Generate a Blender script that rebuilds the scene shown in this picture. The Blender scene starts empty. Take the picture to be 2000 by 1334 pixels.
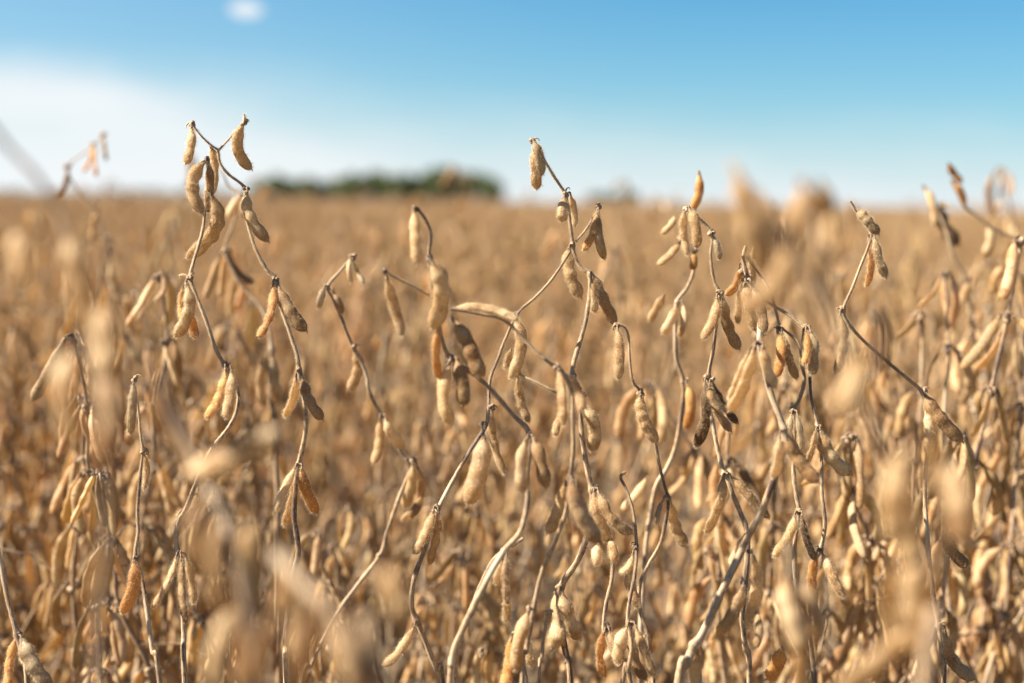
import bpy, math, random
import numpy as np
from mathutils import Vector, Matrix

SC = bpy.context.scene
COL = SC.collection
R = math.radians
rng = np.random.default_rng(7)
random.seed(7)

# ------------------------------------------------------------------ camera
CAMZ, PITCH, ROLL, LENS = 0.88, R(5.63), R(0.9), 50.0
FOCUS, FSTOP = 0.965, 3.4
cam_d = bpy.data.cameras.new("camera")
cam = bpy.data.objects.new("camera", cam_d)
COL.objects.link(cam)
cam.location = (0, 0, CAMZ)
rot = Matrix.Rotation(R(90) - PITCH, 3, 'X') @ Matrix.Rotation(ROLL, 3, 'Z')
cam.rotation_euler = rot.to_euler()
cam_d.lens, cam_d.sensor_width = LENS, 36.0
cam_d.clip_start, cam_d.clip_end = 0.02, 6000
cam_d.dof.use_dof = True
cam_d.dof.focus_distance = FOCUS
cam_d.dof.aperture_fstop = FSTOP
cam_d.dof.aperture_blades = 0
SC.camera = cam
CR, CU, CF = (np.array(rot.col[0]), np.array(rot.col[1]), -np.array(rot.col[2]))
C0 = np.array((0, 0, CAMZ))
FPX = LENS / 36.0 * 2000.0


def P(x, y, d):                      # photo pixel (2000 wide) at depth d -> a point of the field
    return C0 + d * (CF + CR * ((x - 1000) / FPX) + CU * ((667 - y) / FPX))


# ------------------------------------------------------------------ sky, sun, exposure
SUN_EL, SUN_AZ = R(40), R(-93)       # azimuth clockwise from +Y; the sun stands to the left
w = bpy.data.worlds.new("World")
SC.world = w
w.use_nodes = True
nt = w.node_tree
nt.nodes.clear()


def nd(t, typ, **kw):
    n = t.nodes.new(typ)
    for k, v in kw.items():
        if k.startswith('i_'):
            n.inputs[k[2:].replace('_', ' ')].default_value = v
        else:
            setattr(n, k, v)
    return n


def math_n(t, op, a, b=None, clamp=False):
    n = t.nodes.new('ShaderNodeMath')
    n.operation, n.use_clamp = op, clamp
    for i, s in enumerate((a, b)):
        if s is None:
            continue
        if isinstance(s, (int, float)):
            n.inputs[i].default_value = s
        else:
            t.links.new(s, n.inputs[i])
    return n.outputs[0]


def mixc(t, fac, a, b, blend='MIX'):
    n = t.nodes.new('ShaderNodeMix')
    n.data_type, n.blend_type = 'RGBA', blend
    for s, i in ((fac, 0), (a, 6), (b, 7)):
        if isinstance(s, (int, float, tuple)):
            n.inputs[i].default_value = s
        else:
            t.links.new(s, n.inputs[i])
    return n.outputs[2]


def smooth(t, v, lo, hi):
    n = t.nodes.new('ShaderNodeMapRange')
    n.interpolation_type = 'SMOOTHSTEP'
    t.links.new(v, n.inputs[0])
    n.inputs[1].default_value, n.inputs[2].default_value = lo, hi
    return n.outputs[0]


sky = nd(nt, 'ShaderNodeTexSky', sky_type='NISHITA', sun_disc=False)
sky.sun_elevation, sky.sun_rotation = SUN_EL, SUN_AZ
sky.air_density, sky.dust_density, sky.ozone_density = 1.0, 0.3, 1.5
SKY_STRENGTH = 0.041
tc = nd(nt, 'ShaderNodeTexCoord')
sep = nd(nt, 'ShaderNodeSeparateXYZ')
nt.links.new(tc.outputs['Generated'], sep.inputs[0])
el = math_n(nt, 'MULTIPLY', math_n(nt, 'ARCSINE', sep.outputs[2]), 180 / math.pi)
az = math_n(nt, 'MULTIPLY', math_n(nt, 'ARCTAN2', sep.outputs[0], sep.outputs[1]), 180 / math.pi)
# clouds: everything in degrees of azimuth / elevation
cv = nd(nt, 'ShaderNodeCombineXYZ')
nt.links.new(math_n(nt, 'MULTIPLY', az, 0.10), cv.inputs[0])
nt.links.new(math_n(nt, 'MULTIPLY', el, 0.35), cv.inputs[1])
nz = nd(nt, 'ShaderNodeTexNoise', i_Scale=1.3, i_Detail=6.0, i_Roughness=0.58)
nt.links.new(cv.outputs[0], nz.inputs['Vector'])
nzf = math_n(nt, 'SUBTRACT', nz.outputs['Fac'], 0.5)
# long veil whose top slopes down from left to right
top = math_n(nt, 'ADD', math_n(nt, 'MULTIPLY', smooth(nt, az, -18.0, -1.0), -2.75), 4.75)
top = math_n(nt, 'ADD', top, math_n(nt, 'MULTIPLY', smooth(nt, az, -2.0, 20.0), -0.75))
dlt = math_n(nt, 'ADD', math_n(nt, 'SUBTRACT', top, el), math_n(nt, 'MULTIPLY', nzf, 2.6))
dlt = math_n(nt, 'DIVIDE', dlt, math_n(nt, 'ADD', 1.0, math_n(nt, 'MULTIPLY', smooth(nt, az, -17.0, -4.0), 1.3)))
veil = smooth(nt, dlt, -1.4, 1.6)
veil = math_n(nt, 'MULTIPLY', veil, math_n(nt, 'ADD', .92, math_n(nt, 'MULTIPLY', nzf, .7)), True)
veil = math_n(nt, 'MULTIPLY', veil, math_n(nt, 'SUBTRACT', 0.88, math_n(nt, 'MULTIPLY', smooth(nt, az, -10.0, 6.0), 0.14)))
# the small puff
dx = math_n(nt, 'DIVIDE', math_n(nt, 'ADD', az, 10.62), 0.76)
dy = math_n(nt, 'DIVIDE', math_n(nt, 'SUBTRACT', el, 7.22), 0.36)
rr = math_n(nt, 'ADD', math_n(nt, 'MULTIPLY', dx, dx), math_n(nt, 'MULTIPLY', dy, dy))
rr = math_n(nt, 'ADD', rr, math_n(nt, 'MULTIPLY', nzf, 0.6))
puff = math_n(nt, 'MULTIPLY', math_n(nt, 'SUBTRACT', 1.0, smooth(nt, rr, 0.25, 1.15)), 0.9)
cloud = math_n(nt, 'MAXIMUM', veil, puff, True)
tint = mixc(nt, smooth(nt, el, 10.0, 35.0), (0.15, 0.58, 0.81, 1), (0.62, 0.82, 1.0, 1))
skyc = mixc(nt, 1.0, sky.outputs[0], tint, 'MULTIPLY')
low = math_n(nt, 'MULTIPLY', math_n(nt, 'POWER', 2.718, math_n(nt, 'MULTIPLY', el, -0.27)), 0.88, True)
low = math_n(nt, 'ADD', low, math_n(nt, 'MULTIPLY', smooth(nt, az, 8.0, -24.0), 0.16), True)
skyc = mixc(nt, low, skyc, (5.1, 5.55, 5.85, 1))              # thin high veil thickening towards the horizon
final = mixc(nt, cloud, skyc, (5.9, 6.1, 6.2, 1))
bg = nd(nt, 'ShaderNodeBackground', i_Strength=SKY_STRENGTH)
nt.links.new(final, bg.inputs[0])
wo = nd(nt, 'ShaderNodeOutputWorld')
nt.links.new(bg.outputs[0], wo.inputs[0])

sun_d = bpy.data.lights.new("sun", 'SUN')
sun_d.energy, sun_d.angle, sun_d.color = 5.0, R(0.53), (1.0, 0.93, 0.83)
sun = bpy.data.objects.new("sun", sun_d)
COL.objects.link(sun)
sv = Vector((math.sin(SUN_AZ) * math.cos(SUN_EL), math.cos(SUN_AZ) * math.cos(SUN_EL), math.sin(SUN_EL)))
sun.rotation_euler = sv.to_track_quat('Z', 'Y').to_euler()
sun.location = (-5, 0, 6)
SC.view_settings.view_transform = 'Standard'
SC.view_settings.look = 'None'
SC.view_settings.exposure = 1.95
SC.view_settings.gamma = 1.0
SC.cycles.use_denoising = True
SC.cycles.max_bounces = 8
SC.cycles.diffuse_bounces = 3
SC.cycles.transmission_bounces = 6
SC.cycles.sample_clamp_indirect = 6

# ------------------------------------------------------------------ materials


def new_mat(name):
    m = bpy.data.materials.new(name)
    m.use_nodes = True
    t = m.node_tree
    t.nodes.clear()
    out = t.nodes.new('ShaderNodeOutputMaterial')
    return m, t, out


def attr(t, name):
    n = t.nodes.new('ShaderNodeAttribute')
    n.attribute_name = name
    return n


def ramp(t, fac, stops):
    n = t.nodes.new('ShaderNodeValToRGB')
    while len(n.color_ramp.elements) < len(stops):
        n.color_ramp.elements.new(0.5)
    for e, (p, c) in zip(n.color_ramp.elements, stops):
        e.position, e.color = p, c + (1,)
    t.links.new(fac, n.inputs[0])
    return n.outputs[0]


def shell(t, out, col, trans_col, tfac, rough=0.62, bump=None, sheen=0.0):
    p = t.nodes.new('ShaderNodeBsdfPrincipled')
    t.links.new(col, p.inputs['Base Color'])
    p.inputs['Roughness'].default_value = rough
    p.inputs['Specular IOR Level'].default_value = 0.25
    if sheen:
        p.inputs['Sheen Weight'].default_value = sheen
        p.inputs['Sheen Roughness'].default_value = 0.5
        p.inputs['Sheen Tint'].default_value = (1, .85, .6, 1)
    if bump is not None:
        b = t.nodes.new('ShaderNodeBump')
        b.inputs['Strength'].default_value = 0.35
        b.inputs['Distance'].default_value = 0.0006
        t.links.new(bump, b.inputs['Height'])
        t.links.new(b.outputs[0], p.inputs['Normal'])
    tr = t.nodes.new('ShaderNodeBsdfTranslucent')
    if isinstance(trans_col, tuple):
        tr.inputs[0].default_value = trans_col
    else:
        t.links.new(trans_col, tr.inputs[0])
    mx = t.nodes.new('ShaderNodeMixShader')
    mx.inputs[0].default_value = tfac
    t.links.new(p.outputs[0], mx.inputs[1])
    t.links.new(tr.outputs[0], mx.inputs[2])
    t.links.new(mx.outputs[0], out.inputs[0])


def pod_material():
    m, t, out = new_mat("dry_pod")
    puv = attr(t, 'puv')
    s = nd(t, 'ShaderNodeSeparateXYZ')
    t.links.new(puv.outputs['Vector'], s.inputs[0])
    oi = t.nodes.new('ShaderNodeObjectInfo')
    co = t.nodes.new('ShaderNodeTexCoord')
    off = nd(t, 'ShaderNodeVectorMath', operation='ADD')
    t.links.new(co.outputs['Object'], off.inputs[0])
    t.links.new(oi.outputs['Random'], off.inputs[1])
    big = nd(t, 'ShaderNodeTexNoise', i_Scale=70.0, i_Detail=3.0)
    t.links.new(off.outputs[0], big.inputs['Vector'])
    fine = nd(t, 'ShaderNodeTexNoise', i_Scale=950.0, i_Detail=3.0)
    t.links.new(off.outputs[0], fine.inputs['Vector'])
    spots = nd(t, 'ShaderNodeTexNoise', i_Scale=160.0, i_Detail=1.0)
    t.links.new(off.outputs[0], spots.inputs['Vector'])
    base = ramp(t, oi.outputs['Random'], [(0.0, (.355, .222, .095)), (.35, (.455, .307, .148)),
                                         (.6, (.54, .40, .22)), (.85, (.385, .255, .125)), (1.0, (.20, .13, .068))])
    base = mixc(t, smooth(t, big.outputs['Fac'], .42, .64), base, (.25, .135, .05, 1))
    base = mixc(t, math_n(t, 'MULTIPLY', smooth(t, spots.outputs['Fac'], .68, .74), .75), base, (.09, .05, .025, 1))
    base = mixc(t, math_n(t, 'MULTIPLY', smooth(t, fine.outputs['Fac'], .50, .66), .6), base, (.64, .47, .25, 1))
    base = mixc(t, math_n(t, 'MULTIPLY', smooth(t, fine.outputs['Fac'], .46, .36), .5), base, (.22, .12, .045, 1))
    base = mixc(t, math_n(t, 'MULTIPLY', s.outputs[0], .55), base, (.16, .09, .04, 1))
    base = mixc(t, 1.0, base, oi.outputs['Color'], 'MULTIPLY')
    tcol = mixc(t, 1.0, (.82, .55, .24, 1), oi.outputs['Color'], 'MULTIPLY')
    shell(t, out, base, tcol, .31, .6, fine.outputs['Fac'])
    return m


def hair_material():
    m, t, out = new_mat("pod_fuzz")
    oi = t.nodes.new('ShaderNodeObjectInfo')
    col = mixc(t, .35, (.72, .58, .37, 1), mixc(t, 1.0, (.72, .58, .37, 1), oi.outputs['Color'], 'MULTIPLY'))
    shell(t, out, col, (.76, .60, .36, 1), .6, .5)
    return m


def stem_material():
    m, t, out = new_mat("dry_stem")
    puv = attr(t, 'puv')
    oi = t.nodes.new('ShaderNodeObjectInfo')
    mp = nd(t, 'ShaderNodeVectorMath', operation='MULTIPLY')
    t.links.new(puv.outputs['Vector'], mp.inputs[0])
    mp.inputs[1].default_value = (1.0, 45.0, 1.0)
    ad = nd(t, 'ShaderNodeVectorMath', operation='ADD')
    t.links.new(mp.outputs[0], ad.inputs[0])
    sc = math_n(t, 'MULTIPLY', oi.outputs['Random'], 37.0)
    t.links.new(sc, ad.inputs[1])
    big = nd(t, 'ShaderNodeTexNoise', i_Scale=.55, i_Detail=3.0)
    t.links.new(ad.outputs[0], big.inputs['Vector'])
    mp2 = nd(t, 'ShaderNodeVectorMath', operation='MULTIPLY')
    t.links.new(puv.outputs['Vector'], mp2.inputs[0])
    mp2.inputs[1].default_value = (2.6, 160.0, 1.0)
    streak = nd(t, 'ShaderNodeTexNoise', i_Scale=1.3, i_Detail=3.0)
    t.links.new(mp2.outputs[0], streak.inputs['Vector'])
    base = ramp(t, streak.outputs['Fac'], [(.34, (.11, .065, .04)), (.5, (.32, .205, .11)), (.64, (.47, .34, .195))])
    base = mixc(t, math_n(t, 'MULTIPLY', smooth(t, big.outputs['Fac'], .50, .64), .85), base, (.06, .04, .036, 1))
    base = mixc(t, smooth(t, big.outputs['Fac'], .46, .30), base, (.45, .35, .23, 1))
    base = mixc(t, 1.0, base, oi.outputs['Color'], 'MULTIPLY')
    shell(t, out, base, (.4, .25, .12, 1), .05, .6, streak.outputs['Fac'])
    return m


def calyx_material():
    m, t, out = new_mat("withered_calyx")
    co = t.nodes.new('ShaderNodeTexCoord')
    n = nd(t, 'ShaderNodeTexNoise', i_Scale=500.0, i_Detail=2.0)
    t.links.new(co.outputs['Object'], n.inputs['Vector'])
    c = ramp(t, n.outputs['Fac'], [(.35, (.09, .055, .035)), (.65, (.30, .20, .11))])
    shell(t, out, c, (.3, .2, .1, 1), .15)
    return m


def ground_material():
    m, t, out = new_mat("soil_and_straw")
    co = t.nodes.new('ShaderNodeTexCoord')
    n = nd(t, 'ShaderNodeTexNoise', i_Scale=6.0, i_Detail=8.0)
    t.links.new(co.outputs['Object'], n.inputs['Vector'])
    n2 = nd(t, 'ShaderNodeTexNoise', i_Scale=60.0, i_Detail=4.0)
    t.links.new(co.outputs['Object'], n2.inputs['Vector'])
    c = ramp(t, n.outputs['Fac'], [(.35, (.05, .033, .018)), (.6, (.13, .085, .043))])
    c = mixc(t, smooth(t, n2.outputs['Fac'], .45, .7), c, (.24, .165, .085, 1))
    p = nd(t, 'ShaderNodeBsdfPrincipled')
    p.inputs['Roughness'].default_value = .95
    t.links.new(c, p.inputs['Base Color'])
    b = nd(t, 'ShaderNodeBump', i_Strength=.8, i_Distance=.02)
    t.links.new(n2.outputs['Fac'], b.inputs['Height'])
    t.links.new(b.outputs[0], p.inputs['Normal'])
    t.links.new(p.outputs[0], out.inputs[0])
    return m


def leaf_material():
    m, t, out = new_mat("tree_foliage")
    at = attr(t, 'puv')
    c = ramp(t, at.outputs['Fac'], [(0, (.07, .095, .042)), (.5, (.12, .15, .065)), (1, (.19, .20, .09))])
    shell(t, out, c, (.10, .14, .03, 1), .2, .7)
    return m


def bark_material():
    m, t, out = new_mat("tree_bark")
    n = nd(t, 'ShaderNodeTexNoise', i_Scale=3.0, i_Detail=5.0)
    c = ramp(t, n.outputs['Fac'], [(.3, (.05, .04, .03)), (.7, (.14, .11, .08))])
    shell(t, out, c, (0, 0, 0, 1), 0.0, .9)
    return m


M_POD, M_HAIR, M_STEM, M_CALYX = pod_material(), hair_material(), stem_material(), calyx_material()
M_GROUND, M_LEAF, M_BARK = ground_material(), leaf_material(), bark_material()

# ------------------------------------------------------------------ mesh tools


class MB:
    """collects quads and triangles with a material index and one vector per vertex"""

    def __init__(s):
        s.v, s.a, s.q, s.t, s.qm, s.tm, s.n = [], [], [], [], [], [], 0

    def add(s, v, a, q=None, t=None, mat=0):
        v = np.asarray(v, float)
        s.v.append(v)
        s.a.append(np.asarray(a, float))
        if q is not None and len(q):
            s.q.append(np.asarray(q) + s.n)
            s.qm.append(np.full(len(q), mat))
        if t is not None and len(t):
            s.t.append(np.asarray(t) + s.n)
            s.tm.append(np.full(len(t), mat))
        s.n += len(v)

    def arrays(s):
        z = lambda l, d, k=int: np.concatenate(l) if l else np.zeros(d, k)
        return (z(s.v, (0, 3), float), z(s.a, (0, 3), float), z(s.q, (0, 4)), z(s.t, (0, 3)), z(s.qm, 0), z(s.tm, 0))

    def join(s, arr, M=None):
        v, a, q, t, qm, tm = arr
        if M is not None:
            M = np.array(M)
            v = v @ M[:3, :3].T + M[:3, 3]
        s.v.append(v); s.a.append(a)
        s.q.append(q + s.n); s.qm.append(qm)
        s.t.append(t + s.n); s.tm.append(tm)
        s.n += len(v)

    def mesh(s, name, mats, origin=None):
        v, a, q, t, qm, tm = s.arrays()
        if origin is not None:
            v = v - origin
        me = bpy.data.meshes.new(name)
        me.vertices.add(len(v))
        me.vertices.foreach_set('co', v.astype(np.float32).ravel())
        nq, ntr = len(q), len(t)
        me.loops.add(nq * 4 + ntr * 3)
        me.loops.foreach_set('vertex_index', np.concatenate([q.ravel(), t.ravel()]).astype(np.int32))
        me.polygons.add(nq + ntr)
        ls = np.concatenate([np.arange(nq) * 4, nq * 4 + np.arange(ntr) * 3]).astype(np.int32)
        me.polygons.foreach_set('loop_start', ls)
        me.polygons.foreach_set('material_index', np.concatenate([qm, tm]).astype(np.int32))
        me.polygons.foreach_set('use_smooth', np.ones(nq + ntr, bool))
        at = me.attributes.new('puv', 'FLOAT_VECTOR', 'POINT')
        at.data.foreach_set('vector', a.astype(np.float32).ravel())
        for m in mats:
            me.materials.append(m)
        me.update(calc_edges=True)
        me.validate()
        return me


def link(name, me, parent=None, loc=None):
    o = bpy.data.objects.new(name, me)
    COL.objects.link(o)
    if parent is not None:
        o.parent = parent
    if loc is not None:
        o.location = loc
    return o


def tag(o, label=None, cat=None, group=None, kind=None):
    for k, v in (('label', label), ('category', cat), ('group', group), ('kind', kind)):
        if v:
            o[k] = v
    return o


def nrm(v):
    return v / (np.linalg.norm(v, axis=-1, keepdims=True) + 1e-12)


def spline(pts, per=6):
    """Catmull-Rom through the points; returns the samples and the parameter of every sample"""
    p = np.asarray(pts, float)
    if len(p) < 3:
        k = np.linspace(0, len(p) - 1, per * 2 + 1)
        return np.array([p[0] + (p[-1] - p[0]) * u / (len(p) - 1) for u in k]), k
    e = np.vstack([2 * p[0] - p[1], p, 2 * p[-1] - p[-2]])
    o, k = [], []
    for i in range(len(p) - 1):
        a, b, c, d = e[i:i + 4]
        for u in np.arange(per) / per:
            o.append(.5 * (2 * b + (c - a) * u + (2 * a - 5 * b + 4 * c - d) * u * u + (3 * b - a - 3 * c + d) * u ** 3))
            k.append(i + u)
    o.append(p[-1]); k.append(len(p) - 1)
    return np.array(o), np.array(k)


def frames(path, hint):
    T = nrm(np.gradient(path, axis=0))
    U = np.zeros_like(path)
    u = hint - T[0] * np.dot(hint, T[0])
    if np.linalg.norm(u) < 1e-6:
        u = np.cross(T[0], (1, 0, 0.3))
    for i in range(len(path)):
        u = u - T[i] * np.dot(u, T[i])
        u = u / (np.linalg.norm(u) + 1e-12)
        U[i] = u
    return T, U, np.cross(T, U)


def ring_quads(nr, ns):
    i = np.arange(nr - 1)[:, None] * ns
    j = np.arange(ns)[None, :]
    k = (j + 1) % ns
    return np.stack([i + j, i + k, i + ns + k, i + ns + j], -1).reshape(-1, 4)


def tube(mb, path, rad, ns=8, mat=0, hint=(0.2, 1, 0.1), rib=0.0, cap=True):
    path = np.asarray(path, float)
    rad = np.broadcast_to(np.asarray(rad, float), (len(path),))
    T, U, V = frames(path, np.asarray(hint, float))
    th = np.arange(ns) / ns * 2 * np.pi
    rr = rad[:, None] * (1 + rib * np.cos(3 * th)[None, :])
    v = path[:, None, :] + U[:, None, :] * (np.cos(th)[None, :] * rr)[..., None] + V[:, None, :] * (np.sin(th)[None, :] * rr)[..., None]
    L = np.concatenate([[0], np.cumsum(np.linalg.norm(np.diff(path, axis=0), axis=1))])
    a = np.zeros((len(path), ns, 3))
    a[..., 0] = np.abs(th - np.pi)[None, :]
    a[..., 1] = L[:, None]
    mb.add(v.reshape(-1, 3), a.reshape(-1, 3), ring_quads(len(path), ns), mat=mat)
    if cap:
        for e in (0, -1):
            vv = np.vstack([v[e], path[e][None]])
            mb.add(vv, np.repeat(a[e][:1], ns + 1, 0), t=[(i, (i + 1) % ns, ns) if e else ((i + 1) % ns, i, ns) for i in range(ns)], mat=mat)
    return v, U, V, T


def hairs(mb, v, nrmls, T, n, lo, hi, wid, mat, g):
    """n thin blades standing on a ring grid v (rings x segments)"""
    nr, ns = v.shape[:2]
    i = g.integers(0, nr - 1, n); j = g.integers(0, ns, n)
    a, b = g.random((2, n, 1))
    j2 = (j + 1) % ns
    p = (v[i, j] * (1 - a) + v[i + 1, j] * a) * (1 - b) + (v[i, j2] * (1 - a) + v[i + 1, j2] * a) * b
    d = nrm(nrmls[i, j] * .75 + T[i] * .45 + g.normal(0, .28, (n, 3)))
    side = nrm(np.cross(d, g.normal(0, 1, (n, 3)))) * wid
    ln = g.uniform(lo, hi, (n, 1))
    tip = p + d * ln
    bend = p + d * ln * .55 + T[i] * ln * -.04
    vv = np.stack([p - side - d * ln * .1, p + side - d * ln * .1, bend + side * .7, bend - side * .7, tip], 1).reshape(-1, 3)
    k = np.arange(n)[:, None] * 5
    mb.add(vv, np.zeros((n * 5, 3)), q=k + np.array([[0, 1, 2, 3]]), t=k + np.array([[3, 2, 4]]), mat=mat)


def pod_shape(mb, p0, pm, p1, width, n, roll, hint, NR=34, NS=16, hair=0, g=rng, calyx=True, beak=True, plump=1.0, cmb=None):
    """a soybean pod hanging from p0 to p1 by way of pm, n beans, flat sides facing the hint"""
    p0, pm, p1 = (np.asarray(q, float) for q in (p0, pm, p1))
    ctl = 2 * pm - .5 * (p0 + p1)
    t = np.linspace(0, 1, NR)
    t = np.where(t > .75, .75 + .25 * np.sin((t - .75) / .25 * np.pi / 2) ** .9, t)
    tt = t[:, None]
    ax = p0 * (1 - tt) ** 2 + 2 * ctl * tt * (1 - tt) + p1 * tt ** 2
    T, U, V = frames(ax, np.asarray(hint, float))      # U towards the hint = thin direction
    cr, sr = math.cos(roll), math.sin(roll)
    U, V = U * cr + V * sr, V * cr - U * sr
    s0, s1 = .16, .97
    x = np.clip((t - s0) / (s1 - s0), 0, 1)
    rise = np.clip(t / g.uniform(.24, .36), 0, 1)
    rise = rise * rise * (3 - 2 * rise)
    env = .20 + .80 * rise
    e = np.clip((t - .80) / .20, 0, 1)
    env = env * np.sqrt(np.clip(1 - e ** 2.3, 0, 1))
    valley = (.5 + .5 * np.cos(2 * np.pi * n * x)) * np.where((x > .5 / n) & (x < 1 - .5 / n), 1, 0) if n > 1 else np.zeros_like(x)
    dep = g.uniform(.05, .22)
    a = width * .5 * env * (1 - dep * valley)
    b = width * .30 * plump * env * (1 - (dep + .16) * valley)
    th = np.arange(NS) / NS * 2 * np.pi
    c, s = np.cos(th), np.sin(th)
    lens = np.sign(s) * np.abs(s) ** 1.15
    ridge = 1 + .07 * np.exp(-(np.minimum(th, 2 * np.pi - th) / .22) ** 2) + .03 * np.exp(-((th - np.pi) / .22) ** 2)
    wob = 1 + g.normal(0, .018, (NR, NS))
    A = a[:, None] * (c * ridge)[None, :] * wob
    B = b[:, None] * lens[None, :] * wob
    # the beans push the belly side out a little
    A = A - (a * .16 * valley)[:, None] * np.where(c < 0, c, 0)[None, :] * g.choice([-.6, 1.0])
    v = ax[:, None, :] + V[:, None, :] * A[..., None] + U[:, None, :] * B[..., None]
    at = np.zeros((NR, NS, 3))
    at[..., 0] = np.abs(c)[None, :] ** 14
    at[..., 1] = t[:, None]
    mb.add(v.reshape(-1, 3), at.reshape(-1, 3), ring_quads(NR, NS), mat=0)
    N = nrm(V[:, None, :] * (c / .5)[None, :, None] + U[:, None, :] * (s / .36)[None, :, None])
    if hair:
        hairs(mb, v, N, T, hair, .0012, .0029, .00005, 1, g)
    if beak:
        bl = width * .30
        tip = [ax[-1] - T[-1] * width * .06, ax[-1] + T[-1] * bl * .4, ax[-1] + T[-1] * bl + V[-1] * bl * .35]
        tube(mb, tip, [width * .075, width * .05, width * .01], 5, 0)
    if calyx:
        r0 = a[1]
        for k in range(5):
            an = k / 5 * 2 * math.pi + g.uniform(-.2, .2)
            d = U[0] * math.cos(an) + V[0] * math.sin(an)
            sd = np.cross(T[0], d)
            L = width * g.uniform(.45, .75)
            q0 = ax[0] - T[0] * width * .04 + d * r0 * .55
            q1 = q0 + T[0] * L * .5 + d * r0 * g.uniform(.5, 1.0)
            q2 = q0 + T[0] * L + d * r0 * g.uniform(.8, 2.4)
            hw = r0 * .75
            (cmb or mb).add([q0 - sd * hw, q0 + sd * hw, q1 + sd * hw * .7, q1 - sd * hw * .7, q2], np.zeros((5, 3)),
                   q=[(0, 1, 2, 3)], t=[(3, 2, 4)], mat=2)
    return ax


def knob(mb, p, r, g, mat=0, n=3):
    """a swollen node: a lump, leaf scars and a curl of dead stalk"""
    for k in range(n):
        d = nrm(g.normal(0, 1, 3))
        c = p + d * r * .8
        path = [c - d * r * 1.1, c - d * r * .5, c + d * r * .1, c + d * r * .6, c + d * r * .85]
        tube(mb, path, np.array([.35, .8, .95, .7, .15]) * r, 7, mat)
    u = nrm(np.array([g.normal(), g.normal() * .6, abs(g.normal())]))
    wv = nrm(np.cross(u, g.normal(0, 1, 3)))
    th = np.linspace(0, g.uniform(2.4, 4.6), 9)
    cr = r * g.uniform(.9, 1.5)
    path = p + np.outer(np.sin(th), u) * cr + np.outer(1 - np.cos(th), wv) * cr
    tube(mb, path, np.linspace(r * .42, r * .16, 9), 5, mat)


# ------------------------------------------------------------------ ground
mb = MB()
S = 4000.0
ng = 40
xs = np.sign(np.linspace(-1, 1, ng)) * np.abs(np.linspace(-1, 1, ng)) ** 3 * S
gx, gy = np.meshgrid(xs, xs)
gv = np.stack([gx, gy, np.zeros_like(gx)], -1).reshape(-1, 3)
ii, jj = np.meshgrid(np.arange(ng - 1), np.arange(ng - 1), indexing='ij')
b0 = (ii * ng + jj).ravel()
mb.add(gv, np.zeros((len(gv), 3)), q=np.stack([b0, b0 + 1, b0 + ng + 1, b0 + ng], -1))
tag(link('ground', mb.mesh('ground', [M_GROUND])), 'straw littered brown soil under the ripe soybean crop', 'ground', kind='structure')

# ------------------------------------------------------------------ woods on the horizon


def woods(name, label, spans, seed):
    g = np.random.default_rng(seed)
    mb = MB()
    for x, ytop, d, wid in spans:
        base = P(x, 393 + (x - 1000) * .0157, d)
        base[2] = 0
        h = (393 + (x - 1000) * .0157 - ytop) / FPX * d + CAMZ
        wr = wid / FPX * d * .5
        tube(mb, [base, base + (0, 0, h * .3), base + (g.normal(0, .3), 0, h * .7)], [h * .035, h * .028, h * .01], 6, 1)
        nclump = 26
        cc = g.normal(0, 1, (nclump, 3)); cc = nrm(cc) * g.random((nclump, 1)) ** .4
        cc = base + cc * (wr, wr, h * .44) + (0, 0, h * .53)
        for c in cc:
            n = 150
            q = nrm(g.normal(0, 1, (n, 3))) * g.random((n, 1)) ** .5 * h * .17 + c
            q[:, 2] = np.maximum(q[:, 2], .4)
            s = h * .036
            u = nrm(g.normal(0, 1, (n, 3))) * s; vv = nrm(np.cross(u, g.normal(0, 1, (n, 3)))) * s * .8
            vs = np.stack([q - u, q + vv, q + u, q - vv], 1).reshape(-1, 3)
            tone = np.repeat(np.clip(g.normal(.45, .2) + g.normal(0, .15, n), 0, 1), 4)
            mb.add(vs, np.stack([tone] * 3, -1), q=np.arange(n)[:, None] * 4 + np.array([[0, 1, 2, 3]]))
    o = link(name, mb.mesh(name, [M_LEAF, M_BARK]))
    return tag(o, label, 'woods', kind='stuff')


g0 = np.random.default_rng(3)
sp = [(x, 349 + g0.normal(0, 4) - (8 if 690 < x < 960 else 0) - (6 if 860 < x < 940 else 0), g0.uniform(410, 480), g0.uniform(40, 62)) for x in range(505, 965, 19)]
woods('woods', 'long dark green wood on the horizon left of centre', sp, 1)
woods('woods', 'small low tree clump on the horizon right of centre', [(x, 375 + g0.normal(0, 2), 700, 40) for x in (1165, 1190, 1215, 1240)], 2)
woods('woods', 'faint low wood far off along the left horizon', [(x, 369 + g0.normal(0, 2), 900, 46) for x in range(-40, 470, 34)], 4)

# ------------------------------------------------------------------ plants in front, each laid out in space
TONE = {'': (1, 1, 1), 'o': (1.05, .84, .52), 'k': (.34, .28, .25), 'd': (.74, .67, .62), 'p': (1.22, 1.28, 1.4), 'g': (.80, .86, 1.0)}  # orange mostly paints in light shining through; dark and pale partly shade and sun
HPOD = [M_POD, M_HAIR, M_CALYX]
HSTEM = [M_STEM, M_HAIR]


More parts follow.
